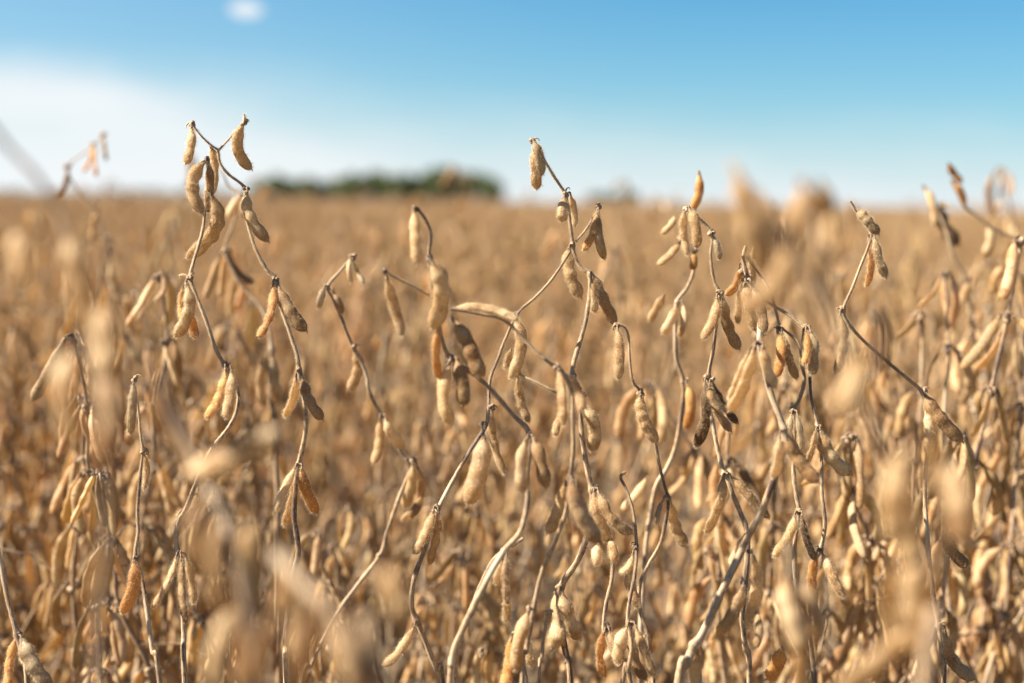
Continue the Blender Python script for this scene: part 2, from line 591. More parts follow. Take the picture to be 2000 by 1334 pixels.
def front_plant(label, D, stems, pods, nodes=(), hair=1.0, group=None, root=True, seed=None, tone=''):
    """stems: list of (points (x, y[, depth offset]), thick px, thin px); the first one runs top to bottom and is carried to the ground
    pods: (x0, y0, xm, ym, x1, y1, width, beans[, tone]); all in photo pixels at depth D"""
    g = np.random.default_rng(seed if seed is not None else int(stems[0][0][0][0] * 7 + stems[0][0][0][1]))
    px = D / FPX
    ph = g.uniform(0, 6.28)

    def dep(x, y):
        return D + .010 * math.sin(y / 130.0 + ph) + .006 * math.sin(x / 60 + ph * 2)
    mb = main = MB()
    twigs = []
    foot = None
    for si, (pts, r1, r0) in enumerate(stems):
        if si:
            mb = MB()
            twigs.append(mb)
        w3 = [P(q[0], q[1], dep(q[0], q[1]) + (q[2] if len(q) > 2 else 0)) for q in pts]
        rads = list(np.linspace(r0, r1, len(w3)))
        if si == 0 and root:
            lowest = w3[-1]
            prev = nrm(w3[-1] - w3[-2])
            k = max(.12, lowest[2])
            foot = np.array([lowest[0] + prev[0] * .12 + g.normal(0, .02), lowest[1] + g.normal(0, .03), 0])
            w3 += [lowest * .66 + foot * .34 + prev * .02, lowest * .3 + foot * .7, foot - np.array((0, 0, .01))]
            rads += [r1 * 1.1, r1 * 1.2, r1 * 1.3]
        path, kk = spline(w3, 8)
        rad = np.interp(kk, np.arange(len(rads)), rads) * .39 * px
        rad = rad * (1 + .06 * np.sin(kk * 5.1 + ph))
        for nx, ny in nodes:                                # swollen nodes
            c = P(nx, ny, dep(nx, ny))
            dd = np.linalg.norm(path - c, axis=1)
            if dd.min() < 14 * px:
                rad = rad * (1 + .55 * np.exp(-(dd / (6 * px)) ** 2))
        v, U, V, T = tube(mb, path, rad, 10, 0, hint=CF, rib=.07)
        if hair:
            th = np.arange(10) / 10 * 2 * np.pi
            N = U[:, None, :] * np.cos(th)[None, :, None] + V[:, None, :] * np.sin(th)[None, :, None]
            vis = max(3, int((np.linalg.norm(path - path[0], axis=1) < .62).sum()))
            hairs(mb, v[:vis], N[:vis], -T[:vis] * .3, int(hair * 190 * len(pts)), .0007, .0017, .00005, 1, g)
    mb = main
    for nx, ny in nodes:
        knob(mb, P(nx, ny, dep(nx, ny)), 5.2 * px, g)
    if foot is None:
        foot = P(stems[0][0][-1][0], stems[0][0][-1][1], D)
    base = np.array((foot[0], foot[1], 0.0))
    e = bpy.data.objects.new('soybean_plant', None)
    e.empty_display_size = .05
    COL.objects.link(e)
    e.location = base
    tag(e, label, 'soybean plant', group or 'soybean plants standing in front of the field')
    st = link('stem', mb.mesh('stem', HSTEM, base), e)
    for tw in twigs:
        link('branch', tw.mesh('branch', HSTEM, base), e)
    cands = [P(nx, ny, dep(nx, ny)) for nx, ny in nodes]
    for pd in pods:
        x0, y0, xm, ym, x1, y1, wd, n = pd[:8]
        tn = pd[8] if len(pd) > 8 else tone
        L = math.hypot(x1 - x0, y1 - y0) * px
        d0 = dep(x0, y0)
        front = pd[9] if len(pd) > 9 else g.choice([-1, 1], p=[.68, .32])
        d0 += front * .0055
        d1 = d0 + front * .004 + g.normal(0, .16) * L
        dm = (d0 + d1) / 2 + front * .004
        p0, pm, p1 = P(x0, y0, d0), P(xm, ym, dm), P(x1, y1, d1)
        pb, sb = MB(), MB()
        near = hair > .5
        pod_shape(pb, p0, pm, p1, wd * px * .92, n, g.uniform(-.75, .75), -CF, hair=int(1250 * hair * min(1.6, L / .04)), g=g,
                  NR=40 if near else 26, NS=18 if near else 12, cmb=sb)
        # the little stalk, looping over from the node
        if cands:
            c = min(cands, key=lambda q: np.linalg.norm(q - p0))
            if np.linalg.norm(c - p0) < 30 * px:
                top = (c + p0) / 2 + np.array((0, 0, 1)) * 4.5 * px + (p0 - c) * .25
                pth, _ = spline([c, top, p0 + (0, 0, 1.5 * px), p0 + nrm(pm - p0) * 3 * px], 5)
                tube(sb, pth, np.linspace(2.3, 1.9, len(pth)) * px, 6, 2)
        o = link('pod', pb.mesh('pod', HPOD, p0), e, p0 - base)
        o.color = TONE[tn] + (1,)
        link('pod_stalk', sb.mesh('pod_stalk', HPOD, p0), o)
    return e


F = front_plant
# -- left pair
F('tall soybean plant whose forked tip holds two pods up against the sky', .965,
  [([(426, 292), (430, 318), (446, 340), (480, 370), (481, 420), (489, 455), (501, 490), (520, 525), (538, 546), (549, 600), (566, 650), (579, 690), (585, 724), (594, 775), (598, 830), (592, 870), (584, 906), (577, 960), (575, 1010), (581, 1050), (583, 1080), (574, 1118), (564, 1180), (558, 1260), (560, 1345)], 15, 6),
   ([(375, 241), (390, 262), (408, 280), (428, 294)], 5, 4), ([(477, 222), (476, 236), (452, 266), (427, 294)], 5, 3)],
  [(374, 246, 373, 285, 363, 320, 20, 2), (477, 240, 464, 288, 491, 330, 23, 3), (411, 286, 420, 325, 411, 385, 22, 2),
   (483, 372, 487, 418, 524, 471, 26, 3), (533, 553, 529, 612, 503, 659, 21, 3, 'o'), (544, 556, 562, 602, 598, 646, 27, 3, 'd'),
   (578, 737, 574, 775, 556, 814, 20, 2, 'p'), (590, 735, 603, 778, 630, 819, 23, 3, 'd'), (578, 912, 556, 955, 537, 1003, 18, 2, 'p'),
   (582, 918, 573, 975, 556, 1028, 25, 3), (590, 912, 598, 958, 621, 1002, 23, 3, 'o')],
  [(480, 369), (538, 547), (584, 724), (583, 907), (375, 241), (477, 237)])
F('soybean plant with one long fat pod curving left below its top cluster', .955,
  [([(405, 305), (407, 345), (405, 372), (402, 400), (396, 450), (380, 505), (372, 542), (381, 572), (402, 624), (421, 680), (438, 712), (457, 745), (466, 770), (465, 792), (455, 822), (434, 852), (412, 880), (385, 940), (365, 990), (350, 1016), (344, 1045), (347, 1076), (356, 1110), (359, 1230), (362, 1345)], 13, 7),
   ([(350, 540), (358, 537), (370, 545)], 4, 3)],
  [(402, 313, 377, 360, 396, 417, 28, 3), (408, 318, 410, 360, 406, 415, 18, 2, 'd'), (406, 376, 424, 440, 365, 503, 31, 4, '', -1),
   (363, 552, 369, 606, 342, 658, 26, 3), (358, 560, 353, 592, 354, 622, 15, 2, 'o'), (371, 612, 377, 638, 382, 659, 19, 1, 'o'),
   (440, 718, 430, 772, 402, 816, 23, 3, 'o'), (452, 722, 449, 770, 441, 816, 23, 2), (386, 944, 378, 985, 345, 1009, 23, 2),
   (400, 930, 414, 960, 406, 990, 20, 2), (345, 1086, 327, 1138, 297, 1187, 18, 3), (354, 1090, 355, 1150, 363, 1217, 21, 3, 'd'),
   (364, 1088, 374, 1132, 379, 1180, 16, 2)],
  [(404, 312), (405, 373), (371, 545), (440, 713), (350, 1078)])
F('thin upright soybean stem with a single grey fuzzy pod at its tip', .95,
  [([(262, 740), (270, 795), (275, 850), (279, 880), (274, 930), (269, 1000), (270, 1040), (265, 1088), (277, 1130), (288, 1200), (298, 1270), (313, 1345)], 12, 5)],
  [(261, 746, 259, 800, 255, 848, 16, 2, 'g'), (281, 887, 287, 920, 281, 956, 12, 1), (261, 1094, 261, 1145, 238, 1198, 25, 3, 'o')],
  [(262, 740), (280, 880), (264, 1090)])
F('soybean plant at the bottom left edge with an orange and a grey pod', .93,
  [([(-14, 1030), (0, 1090), (15, 1170), (32, 1232), (46, 1290), (55, 1350)], 15, 10)],
  [(33, 1245, 19, 1295, 16, 1350, 28, 3, 'o'), (42, 1248, 62, 1295, 98, 1345, 40, 3, 'g')], [(36, 1240)])
# -- middle left, a little behind the focus
F('slightly blurred soybean plant with a zigzag stem and pale pods left of centre', 1.10,
  [([(690, 500), (664, 530), (640, 560), (650, 585), (666, 620), (680, 656), (691, 682), (707, 710), (717, 736), (719, 755), (729, 782), (745, 810), (762, 842), (780, 880), (800, 910), (795, 935), (780, 970), (756, 1040), (742, 1085), (700, 1140), (660, 1195), (625, 1260), (606, 1300), (585, 1350)], 10, 7)],
  [(686, 505, 697, 530, 711, 554, 15, 2, 'g'), (684, 505, 682, 528, 687, 553, 11, 1), (634, 562, 627, 582, 624, 602, 15, 1, 'g'),
   (652, 572, 662, 592, 669, 612, 15, 1, 'd'), (691, 680, 699, 720, 680, 763, 23, 3), (742, 818, 741, 862, 729, 906, 21, 3),
   (753, 816, 766, 848, 789, 872, 25, 2, 'p'), (806, 902, 804, 948, 789, 990, 23, 3), (814, 910, 822, 962, 801, 1012, 22, 2, 'd'),
   (826, 965, 812, 992, 784, 1016, 16, 2, 'p')],
  [(690, 502), (640, 562), (692, 678), (745, 810), (806, 900), (742, 1087)], hair=.3)
F('blurred soybean plant arching right with a long lit pod at the picture centre', .86,
  [([(812, 404), (829, 426), (841, 456), (838, 505), (846, 575), (856, 625), (872, 688), (905, 716), (950, 752), (1000, 808), (1035, 850), (1029, 925), (1030, 980), (1016, 1040), (985, 1076), (950, 1135), (912, 1212), (890, 1262), (882, 1300), (878, 1350)], 17, 7),
   ([(752, 528), (765, 538), (800, 556), (838, 577)], 5, 5), ([(880, 604), (930, 612), (985, 626), (1020, 660), (1050, 690), (1086, 718)], 8, 7)],
  [(807, 410, 812, 462, 815, 516, 24, 3, 'p'), (834, 505, 864, 565, 844, 642, 38, 3), (754, 538, 768, 592, 787, 656, 25, 3),
   (857, 636, 852, 690, 858, 738, 20, 2, 'o'), (882, 620, 917, 678, 938, 738, 36, 3, 'd'), (880, 702, 866, 770, 880, 828, 34, 2, 'p'),
   (890, 698, 903, 750, 905, 792, 28, 2, 'd'), (882, 604, 950, 602, 1012, 626, 22, 3), (1030, 855, 1018, 910, 1023, 962, 28, 2),
   (1040, 855, 1057, 902, 1066, 952, 28, 2, 'd'), (945, 850, 937, 912, 914, 985, 40, 3, 'p')],
  [(810, 408), (838, 503), (752, 530), (878, 698), (1035, 850), (940, 830)], hair=.35)
F('blurred thick leaning soybean stem crossing in front of the middle pods', .86,
  [([(1086, 716), (1116, 760), (1119, 830), (1120, 880), (1113, 934), (1105, 1000), (1084, 1060), (1058, 1120), (1040, 1200), (1028, 1270), (1020, 1350)], 13, 9)],
  [(1090, 722, 1097, 772, 1100, 832, 22, 3), (1100, 730, 1127, 765, 1136, 802, 24, 2), (1116, 936, 1133, 1000, 1172, 1058, 36, 3, 'd'),
   (1105, 942, 1092, 992, 1068, 1042, 28, 3), (1033, 1190, 1015, 1250, 1008, 1310, 30, 2)],
  [(1088, 718), (1113, 934), (1036, 1188)], hair=.35)
F('pale fuzzy soybean branch bending from the node low in the middle', .93,
  [([(1022, 1052), (1000, 1066), (985, 1076), (966, 1092), (945, 1130), (925, 1180), (908, 1222), (894, 1262), (886, 1345)], 14, 9)],
  [(990, 1085, 988, 1130, 992, 1180, 16, 2, 'd'), (990, 1160, 990, 1195, 988, 1215, 18, 1), (980, 1100, 972, 1118, 970, 1140, 14, 1, 'p')],
  [(985, 1076), (894, 1260)])
# -- centre
F('tallest sharp soybean plant right of centre with a dark stem and paired tip pods', .965,
  [([(1041, 272), (1062, 311), (1082, 345), (1102, 376), (1109, 402), (1114, 440), (1118, 476), (1125, 508), (1139, 527), (1152, 537), (1151, 582), (1140, 642), (1123, 700), (1118, 732), (1126, 756), (1131, 800), (1139, 870), (1150, 930), (1157, 962), (1154, 1005), (1145, 1050), (1128, 1095), (1096, 1145), (1092, 1190), (1098, 1240), (1108, 1290), (1116, 1350)], 17, 7),
   ([(1171, 396), (1165, 412), (1146, 446), (1124, 472)], 6, 4)],
  [(1042, 276, 1054, 306, 1057, 343, 20, 2, 'g'), (1045, 284, 1047, 330, 1048, 369, 22, 2), (1102, 386, 1100, 410, 1097, 432, 23, 1),
   (1114, 380, 1120, 412, 1121, 442, 17, 1), (1166, 414, 1158, 455, 1139, 489, 16, 2, 'o'), (1169, 412, 1168, 456, 1181, 506, 19, 3),
   (1112, 484, 1113, 530, 1135, 580, 27, 3), (1156, 536, 1174, 575, 1202, 634, 25, 3, 'd'), (1157, 545, 1161, 580, 1161, 609, 17, 2),
   (1140, 792, 1161, 835, 1155, 881, 26, 2), (1124, 790, 1122, 808, 1124, 826, 16, 1), (1160, 962, 1170, 1012, 1188, 1056, 26, 3, 'p'),
   (1168, 958, 1193, 1010, 1234, 1042, 25, 3, 'd'), (1168, 1062, 1166, 1086, 1172, 1104, 22, 1, 'p'), (1184, 1052, 1198, 1075, 1196, 1096, 22, 1),
   (1086, 1154, 1092, 1210, 1080, 1266, 36, 2), (1096, 1154, 1112, 1205, 1133, 1247, 32, 2)],
  [(1042, 274), (1105, 379), (1168, 406), (1117, 478), (1153, 536), (1120, 736), (1130, 755), (1138, 772), (1160, 956), (1092, 1147)], hair=1.0)
F('soybean plant whose long bare tip leans up right to the tallest plant', .96,
  [([(1114, 492), (1078, 545), (1044, 582), (1012, 611), (988, 660), (972, 702), (957, 742), (954, 800), (949, 832), (930, 862), (905, 902), (872, 962), (854, 998), (840, 1042), (826, 1082), (809, 1130), (804, 1180), (815, 1212), (835, 1262), (853, 1308), (866, 1350)], 14, 6),
   ([(1012, 730), (1050, 748), (1088, 768)], 5, 5)],
  [(1003, 618, 1018, 672, 997, 740, 25, 3), (999, 682, 991, 705, 989, 720, 15, 1), (962, 800, 964, 860, 986, 926, 23, 3),
   (1011, 732, 1018, 782, 1033, 824, 18, 3), (1090, 812, 1088, 832, 1083, 850, 16, 1), (847, 995, 832, 1042, 808, 1080, 24, 3),
   (856, 999, 852, 1050, 838, 1102, 19, 3, 'o'), (810, 1222, 780, 1272, 750, 1299, 19, 2)],
  [(1006, 616), (962, 795), (852, 992), (815, 1210), (1012, 730)])
F('soybean plant with a thin hooked tip and one four bean pod lying along it', .965,
  [([(1205, 634), (1221, 640), (1228, 662), (1230, 702), (1236, 744), (1250, 765), (1262, 805), (1280, 865), (1286, 900), (1296, 942), (1304, 972), (1303, 1002), (1290, 1060), (1266, 1104), (1250, 1140), (1250, 1190), (1264, 1236), (1266, 1290), (1278, 1350)], 11, 5)],
  [(1206, 640, 1210, 690, 1207, 740, 21, 3), (1251, 770, 1256, 815, 1284, 864, 25, 4), (1309, 976, 1318, 1022, 1340, 1067, 27, 3),
   (1296, 975, 1286, 1000, 1283, 1024, 12, 1, 'g'), (1262, 1240, 1254, 1270, 1268, 1310, 18, 2, 'p')],
  [(1250, 766), (1304, 970), (1206, 636)])
F('short soybean stem with a bare curled tip above one three bean pod', .955,
  [([(1222, 922), (1212, 932), (1224, 958), (1237, 1002), (1243, 1066), (1240, 1120), (1229, 1180), (1227, 1216), (1234, 1262), (1226, 1310), (1214, 1350)], 11, 6)],
  [(1241, 1074, 1230, 1130, 1247, 1187, 25, 3), (1236, 1082, 1226, 1108, 1211, 1116, 13, 1, 'p'), (1226, 1222, 1208, 1260, 1208, 1296, 23, 2, 'p'),
   (1233, 1224, 1240, 1285, 1262, 1327, 22, 2, 'd'), (1240, 1220, 1262, 1280, 1278, 1320, 18, 2)],
  [(1242, 1068), (1229, 1216)])
F('soybean stem with one glowing orange pod low between the middle plants', .95,
  [([(1192, 1050), (1196, 1090), (1195, 1130), (1184, 1180), (1180, 1222), (1188, 1252), (1206, 1298), (1234, 1350)], 12, 9)],
  [(1181, 1232, 1172, 1280, 1182, 1320, 23, 2, 'o'), (1190, 1235, 1197, 1255, 1206, 1275, 14, 1, 'd')], [(1186, 1228)])
F('broken bare soybean stem standing beside the two broad low pods', .955,
  [([(1080, 1192), (1070, 1200), (1062, 1240), (1058, 1290), (1054, 1350)], 9, 8)], [], [(1072, 1198)])
F('soybean stem with a long deep orange pod cut by the bottom edge', .93,
  [([(1038, 1228), (1020, 1240), (1012, 1290), (1030, 1350)], 10, 8)],
  [(1000, 1240, 996, 1295, 982, 1352, 30, 3, 'o'), (1022, 1240, 1032, 1270, 1038, 1300, 18, 2)], [(1006, 1236)])
# -- right of centre
F('soybean plant with a blackened node and black pods on its stem', .965,
  [([(1343, 403), (1366, 427), (1390, 456), (1388, 500), (1394, 545), (1405, 575), (1400, 622), (1393, 682), (1384, 736), (1387, 790), (1396, 850), (1409, 908), (1418, 928), (1431, 966), (1446, 1002), (1460, 1042), (1458, 1110), (1450, 1200), (1455, 1260), (1464, 1350)], 15, 6)],
  [(1338, 410, 1335, 452, 1345, 499, 18, 3, 'p'), (1346, 408, 1360, 440, 1360, 484, 21, 2), (1392, 460, 1402, 482, 1406, 506, 14, 1, 'g'),
   (1400, 580, 1394, 622, 1371, 661, 21, 2), (1410, 577, 1420, 630, 1444, 682, 25, 3), (1377, 746, 1380, 810, 1359, 873, 25, 2, 'k'),
   (1391, 745, 1412, 790, 1441, 826, 19, 3, 'k'), (1386, 748, 1398, 795, 1428, 842, 24, 3, 'd'), (1412, 930, 1406, 982, 1379, 1041, 26, 3),
   (1427, 930, 1460, 965, 1502, 1012, 19, 3, 'd')],
  [(1341, 406), (1390, 456), (1406, 574), (1380, 738), (1390, 742), (1416, 926)], hair=1.0)
F('softly blurred soybean plant right behind the black podded plant', 1.12,
  [([(1364, 334), (1372, 372), (1357, 410), (1358, 450), (1355, 490), (1354, 532), (1340, 565), (1322, 592), (1319, 650), (1321, 700), (1335, 746), (1332, 800), (1320, 870), (1304, 912), (1280, 955), (1265, 1040), (1255, 1150), (1250, 1350)], 13, 7)],
  [(1364, 337, 1365, 375, 1352, 407, 18, 2, 'o'), (1354, 490, 1356, 510, 1352, 526, 16, 1, 'o'), (1322, 596, 1312, 625, 1294, 652, 21, 2, 'p'),
   (1333, 592, 1335, 628, 1325, 656, 17, 2), (1341, 750, 1350, 792, 1340, 838, 21, 2, 'o'), (1318, 420, 1310, 440, 1292, 455, 15, 2),
   (1330, 470, 1310, 496, 1284, 517, 18, 2), (1298, 575, 1284, 600, 1268, 628, 19, 2), (1265, 930, 1240, 970, 1215, 995, 20, 2, 'p')],
  [(1324, 592), (1337, 746), (1356, 488), (1328, 468)], hair=.25)
F('soybean plant with a dense bunch of grey pods around its thick top', .96,
  [([(1457, 480), (1452, 505), (1458, 535), (1474, 575), (1483, 622), (1483, 668, -.02), (1490, 712, -.045), (1506, 772, -.06), (1528, 832, -.075), (1530, 870, -.08), (1519, 912, -.08), (1490, 992, -.08), (1463, 1044, -.08), (1440, 1092, -.08), (1402, 1170, -.08), (1370, 1240, -.08), (1355, 1260, -.08), (1340, 1300, -.08), (1322, 1352, -.08)], 20, 9),
   ([(1455, 497), (1462, 508), (1500, 560), (1512, 595), (1522, 634)], 7, 5), ([(1470, 558), (1500, 590), (1540, 615), (1570, 640)], 7, 7),
   ([(1526, 640), (1558, 668), (1567, 702)], 7, 6)],
  [(1446, 518, 1441, 552, 1417, 576, 19, 2, 'o'), (1449, 548, 1444, 595, 1441, 631, 15, 2), (1456, 552, 1462, 592, 1477, 647, 25, 3),
   (1466, 552, 1485, 600, 1491, 652, 23, 3, 'g'), (1462, 500, 1471, 535, 1468, 562, 18, 1), (1518, 648, 1526, 690, 1515, 736, 23, 2, 'o'),
   (1527, 648, 1538, 692, 1556, 740, 21, 3), (1574, 645, 1577, 682, 1569, 712, 15, 2, 'o'), (1582, 645, 1591, 690, 1584, 732, 21, 2, 'g'),
   (1480, 482, 1472, 492, 1474, 502, 18, 1)],
  [(1450, 530), (1455, 545), (1522, 640), (1575, 638), (1465, 548)], hair=1.0)
F('two pale blurred pods in a pair in front of the grey podded bunch', .86,
  [([(1483, 664), (1490, 712), (1507, 772), (1529, 834), (1535, 862)], 14, 11)],
  [(1474, 674, 1455, 748, 1424, 802, 32, 3, 'p'), (1464, 684, 1444, 735, 1426, 778, 22, 3, 'p'), (1490, 674, 1499, 720, 1514, 756, 27, 2, 'p'),
   (1536, 845, 1558, 895, 1600, 942, 30, 3, 'd'), (1522, 850, 1521, 892, 1512, 932, 29, 2, 'p')],
  [(1482, 668), (1531, 838)], hair=.4, root=False)
F('thick pale leaning soybean stem hung with three fat pods at its joint', .88,
  [([(1520, 905), (1492, 990), (1464, 1042), (1440, 1092), (1402, 1170), (1370, 1240), (1355, 1260), (1342, 1300), (1324, 1350)], 20, 13)],
  [(1470, 1084, 1478, 1150, 1459, 1228, 32, 3, 'p'), (1452, 1142, 1434, 1195, 1394, 1247, 26, 3), (1476, 1195, 1482, 1230, 1475, 1264, 20, 1),
   (1456, 1042, 1442, 1075, 1427, 1104, 20, 1, 'p'), (1362, 1268, 1358, 1310, 1366, 1350, 26, 2)],
  [(1466, 1078), (1355, 1260), (1454, 1136)], hair=.5)
F('slim dark soybean stem right of the pale leaning one', .965,
  [([(1571, 640), (1565, 700), (1571, 742), (1561, 780), (1551, 802), (1551, 850), (1550, 922), (1554, 962), (1560, 1002), (1553, 1052), (1552, 1110), (1560, 1200), (1562, 1350)], 12, 9),
   ([(1546, 786), (1548, 796), (1552, 804)], 4, 3)],
  [(1546, 810, 1543, 840, 1548, 874, 13, 2, 'g'), (1557, 808, 1565, 855, 1571, 902, 19, 3, 'g'), (1552, 1006, 1542, 1045, 1511, 1087, 21, 3, 'p'),
   (1567, 1004, 1574, 1050, 1592, 1092, 19, 3, 'k')],
  [(1549, 802), (1560, 1000)])
F('light brown soybean stem with a fat pod poking out to the right', .96,
  [([(1577, 690), (1581, 732), (1585, 782), (1597, 832), (1604, 890), (1605, 960), (1611, 1022), (1604, 1068), (1589, 1104), (1580, 1170), (1582, 1240), (1592, 1350)], 12, 7)],
  [(1594, 840, 1588, 872, 1577, 902, 17, 2), (1602, 842, 1620, 888, 1662, 926, 30, 3), (1596, 1078, 1586, 1130, 1593, 1177, 21, 2, 'o'),
   (1606, 1080, 1624, 1122, 1649, 1167, 20, 3, 'p'), (1526, 1262, 1518, 1298, 1498, 1326, 30, 2, 'o')],
  [(1599, 836), (1601, 1072)])
F('slender arching soybean plant with grey fuzzy pods near the right', .965,
  [([(1661, 393), (1680, 425), (1702, 452), (1697, 478), (1680, 522), (1665, 562), (1648, 602), (1655, 628), (1685, 664), (1742, 714), (1776, 742), (1802, 768), (1809, 810), (1812, 870), (1806, 960), (1812, 1060), (1820, 1140), (1826, 1182), (1834, 1222), (1840, 1290), (1842, 1350)], 13, 5)],
  [(1676, 410, 1692, 428, 1716, 457, 21, 3, 'g'), (1697, 462, 1703, 510, 1692, 560, 19, 3, 'o'), (1708, 462, 1716, 502, 1731, 542, 19, 2, 'g'),
   (1641, 612, 1648, 672, 1632, 729, 21, 3), (1806, 768, 1832, 812, 1879, 862, 30, 3, 'd'), (1808, 800, 1818, 842, 1812, 886, 28, 2, 'p'),
   (1845, 1228, 1858, 1285, 1904, 1326, 30, 3, 'd'), (1846, 1042, 1860, 1076, 1891, 1107, 26, 2, 'd')],
  [(1704, 454), (1646, 604), (1804, 764), (1834, 1222)])
F('blurred soybean plant at the right edge with one black shrivelled pod', 1.42,
  [([(1802, 362), (1825, 400), (1845, 440), (1862, 500), (1885, 545), (1893, 600), (1910, 680), (1940, 760), (1955, 900), (1958, 1050), (1950, 1350)], 13, 7),
   ([(2020, 482), (1975, 462), (1935, 445), (1900, 415), (1882, 400), (1858, 352)], 9, 6)],
  [(1836, 402, 1842, 436, 1872, 478, 30, 2, 'k'), (1925, 442, 1936, 468, 1921, 502, 22, 2), (1853, 318, 1862, 338, 1879, 356, 16, 2, 'o'),
   (1808, 366, 1822, 402, 1828, 442, 16, 2), (1885, 402, 1880, 380, 1868, 360, 16, 1, 'o'), (1890, 548, 1878, 590, 1850, 625, 20, 2),
   (1912, 690, 1900, 740, 1880, 790, 22, 3), (1905, 640, 1922, 680, 1930, 730, 20, 2, 'p')],
  [(1840, 400), (1935, 445), (1888, 545), (1908, 684)], hair=.15)
# -- far left, behind
F('blurred soybean tip at the left with three small brown pods before the cloud', 1.6,
  [([(206, 262), (178, 288), (132, 326), (146, 362), (172, 392), (192, 425), (214, 500), (218, 600), (205, 750), (210, 950), (215, 1350)], 8, 4)],
  [(181, 284, 176, 312, 162, 335, 13, 2, 'o'), (183, 284, 184, 315, 189, 345, 13, 2, 'o'), (202, 264, 204, 290, 208, 313, 12, 2),
   (132, 326, 128, 360, 107, 385, 13, 2, 'd'), (192, 400, 184, 440, 180, 470, 14, 2), (214, 500, 222, 560, 236, 590, 15, 3)],
  [(180, 286), (132, 326), (204, 264)], hair=0)
F('blurred soybean plant behind the left pair with a yellow pod cluster', 1.28,
  [([(432, 330), (446, 362), (470, 382), (455, 440), (440, 490), (470, 555), (515, 610), (530, 680), (532, 790), (540, 900), (545, 1350)], 11, 5)],
  [(470, 382, 458, 402, 446, 424, 20, 1, 'p'), (478, 384, 476, 406, 476, 424, 18, 1, 'd'), (443, 490, 436, 540, 432, 580, 16, 2, 'p'),
   (448, 490, 462, 530, 496, 552, 17, 3, 'd'), (430, 500, 416, 540, 400, 585, 16, 2), (530, 690, 536, 740, 545, 790, 22, 2),
   (525, 690, 510, 740, 515, 792, 22, 2), (540, 880, 556, 920, 560, 960, 20, 2)],
  [(472, 382), (442, 490), (530, 685)], hair=.15)
# -- out of focus, close to the lens
FG = 'blurred soybean plants close to the camera'
F('very blurred close soybean plant with long pale pods along the left side', .47,
  [([(-30, 225), (20, 290), (75, 350), (125, 440), (150, 560), (185, 700), (205, 860), (210, 1050), (190, 1350)], 22, 13)],
  [(128, 450, 158, 550, 168, 640, 54, 3, 'p'), (178, 600, 210, 665, 195, 745, 66, 2), (138, 680, 122, 770, 152, 858, 52, 3, 'p'),
   (24, 462, 40, 500, 38, 545, 66, 1, 'p'), (190, 730, 215, 810, 190, 900, 52, 2, 'd')], [], hair=0, group=FG)
F('very blurred close soybean stem below the left pair with a pale pod lying across it', .49,
  [([(296, 700), (330, 800), (380, 900), (430, 1000), (470, 1120), (490, 1240), (500, 1360)], 34, 18)],
  [(352, 925, 450, 895, 545, 842, 48, 3, 'p'), (300, 740, 345, 845, 412, 935, 56, 3, 'd'), (500, 1010, 488, 1095, 500, 1190, 50, 2),
   (430, 1000, 420, 1100, 440, 1210, 40, 3, 'd'), (455, 1150, 480, 1240, 470, 1345, 40, 3, 'd'), (395, 960, 385, 1040, 405, 1120, 40, 2, 'd'), (540, 1040, 560, 1120, 545, 1200, 44, 3), (560, 1100, 585, 1190, 575, 1290, 48, 3, 'd'), (470, 1180, 430, 1260, 425, 1345, 44, 3)],
  [], hair=0, group=FG)
F('very blurred close soybean stem slanting down right at the bottom left', .42,
  [([(535, 1080), (590, 1140), (650, 1200), (700, 1270), (740, 1360)], 36, 30)],
  [(630, 1180, 600, 1250, 590, 1345, 52, 3, 'd'), (690, 1260, 700, 1310, 735, 1380, 48, 2, 'd'), (742, 1110, 765, 1150, 790, 1215, 50, 2, 'p'), (545, 1190, 515, 1260, 500, 1340, 40, 3, 'd'), (640, 1215, 672, 1280, 680, 1350, 38, 3, 'd'), (575, 1150, 590, 1210, 620, 1260, 40, 2, 'g')],
  [], hair=0, group=FG)
F('very blurred close soybean plant whose tan and grey pods rise over the right horizon', .47,
  [([(1425, 318), (1470, 380), (1540, 480), (1600, 580), (1655, 690), (1690, 800), (1745, 930), (1790, 1050), (1810, 1200), (1800, 1360)], 34, 16),
   ([(1560, 350), (1590, 420), (1600, 500), (1610, 590)], 18, 12)],
  [(1440, 330, 1462, 430, 1500, 535, 46, 3), (1588, 365, 1604, 450, 1580, 560, 42, 3), (1545, 470, 1518, 560, 1448, 600, 52, 3),
   (1570, 350, 1560, 430, 1530, 500, 50, 2), (1712, 600, 1728, 655, 1718, 716, 54, 2, 'k'), (1690, 690, 1668, 750, 1640, 800, 50, 2),
   (1780, 870, 1752, 960, 1757, 1060, 58, 3), (1846, 890, 1872, 980, 1880, 1060, 62, 3, 'd'), (1800, 1080, 1790, 1180, 1812, 1280, 70, 3, 'p'),
   (1790, 1220, 1720, 1290, 1636, 1350, 54, 3), (1760, 930, 1775, 1020, 1770, 1110, 44, 3), (1835, 960, 1840, 1050, 1830, 1130, 46, 3, 'd'), (1800, 850, 1822, 900, 1815, 970, 44, 2, 'p'), (1600, 350, 1622, 430, 1612, 520, 34, 3), (1476, 370, 1500, 440, 1490, 520, 34, 3), (1745, 1100, 1740, 1180, 1755, 1260, 44, 3)],
  [], hair=0, group=FG)
F('blurred close soybean plant at the bottom right with one pale pod over another', .60,
  [([(1538, 1060), (1545, 1130), (1560, 1220), (1575, 1360)], 24, 18)],
  [(1532, 1120, 1545, 1200, 1576, 1282, 46, 3), (1560, 1140, 1590, 1190, 1600, 1250, 38, 2, 'd'), (1575, 1265, 1560, 1305, 1570, 1350, 40, 2)],
  [], hair=0, group=FG)

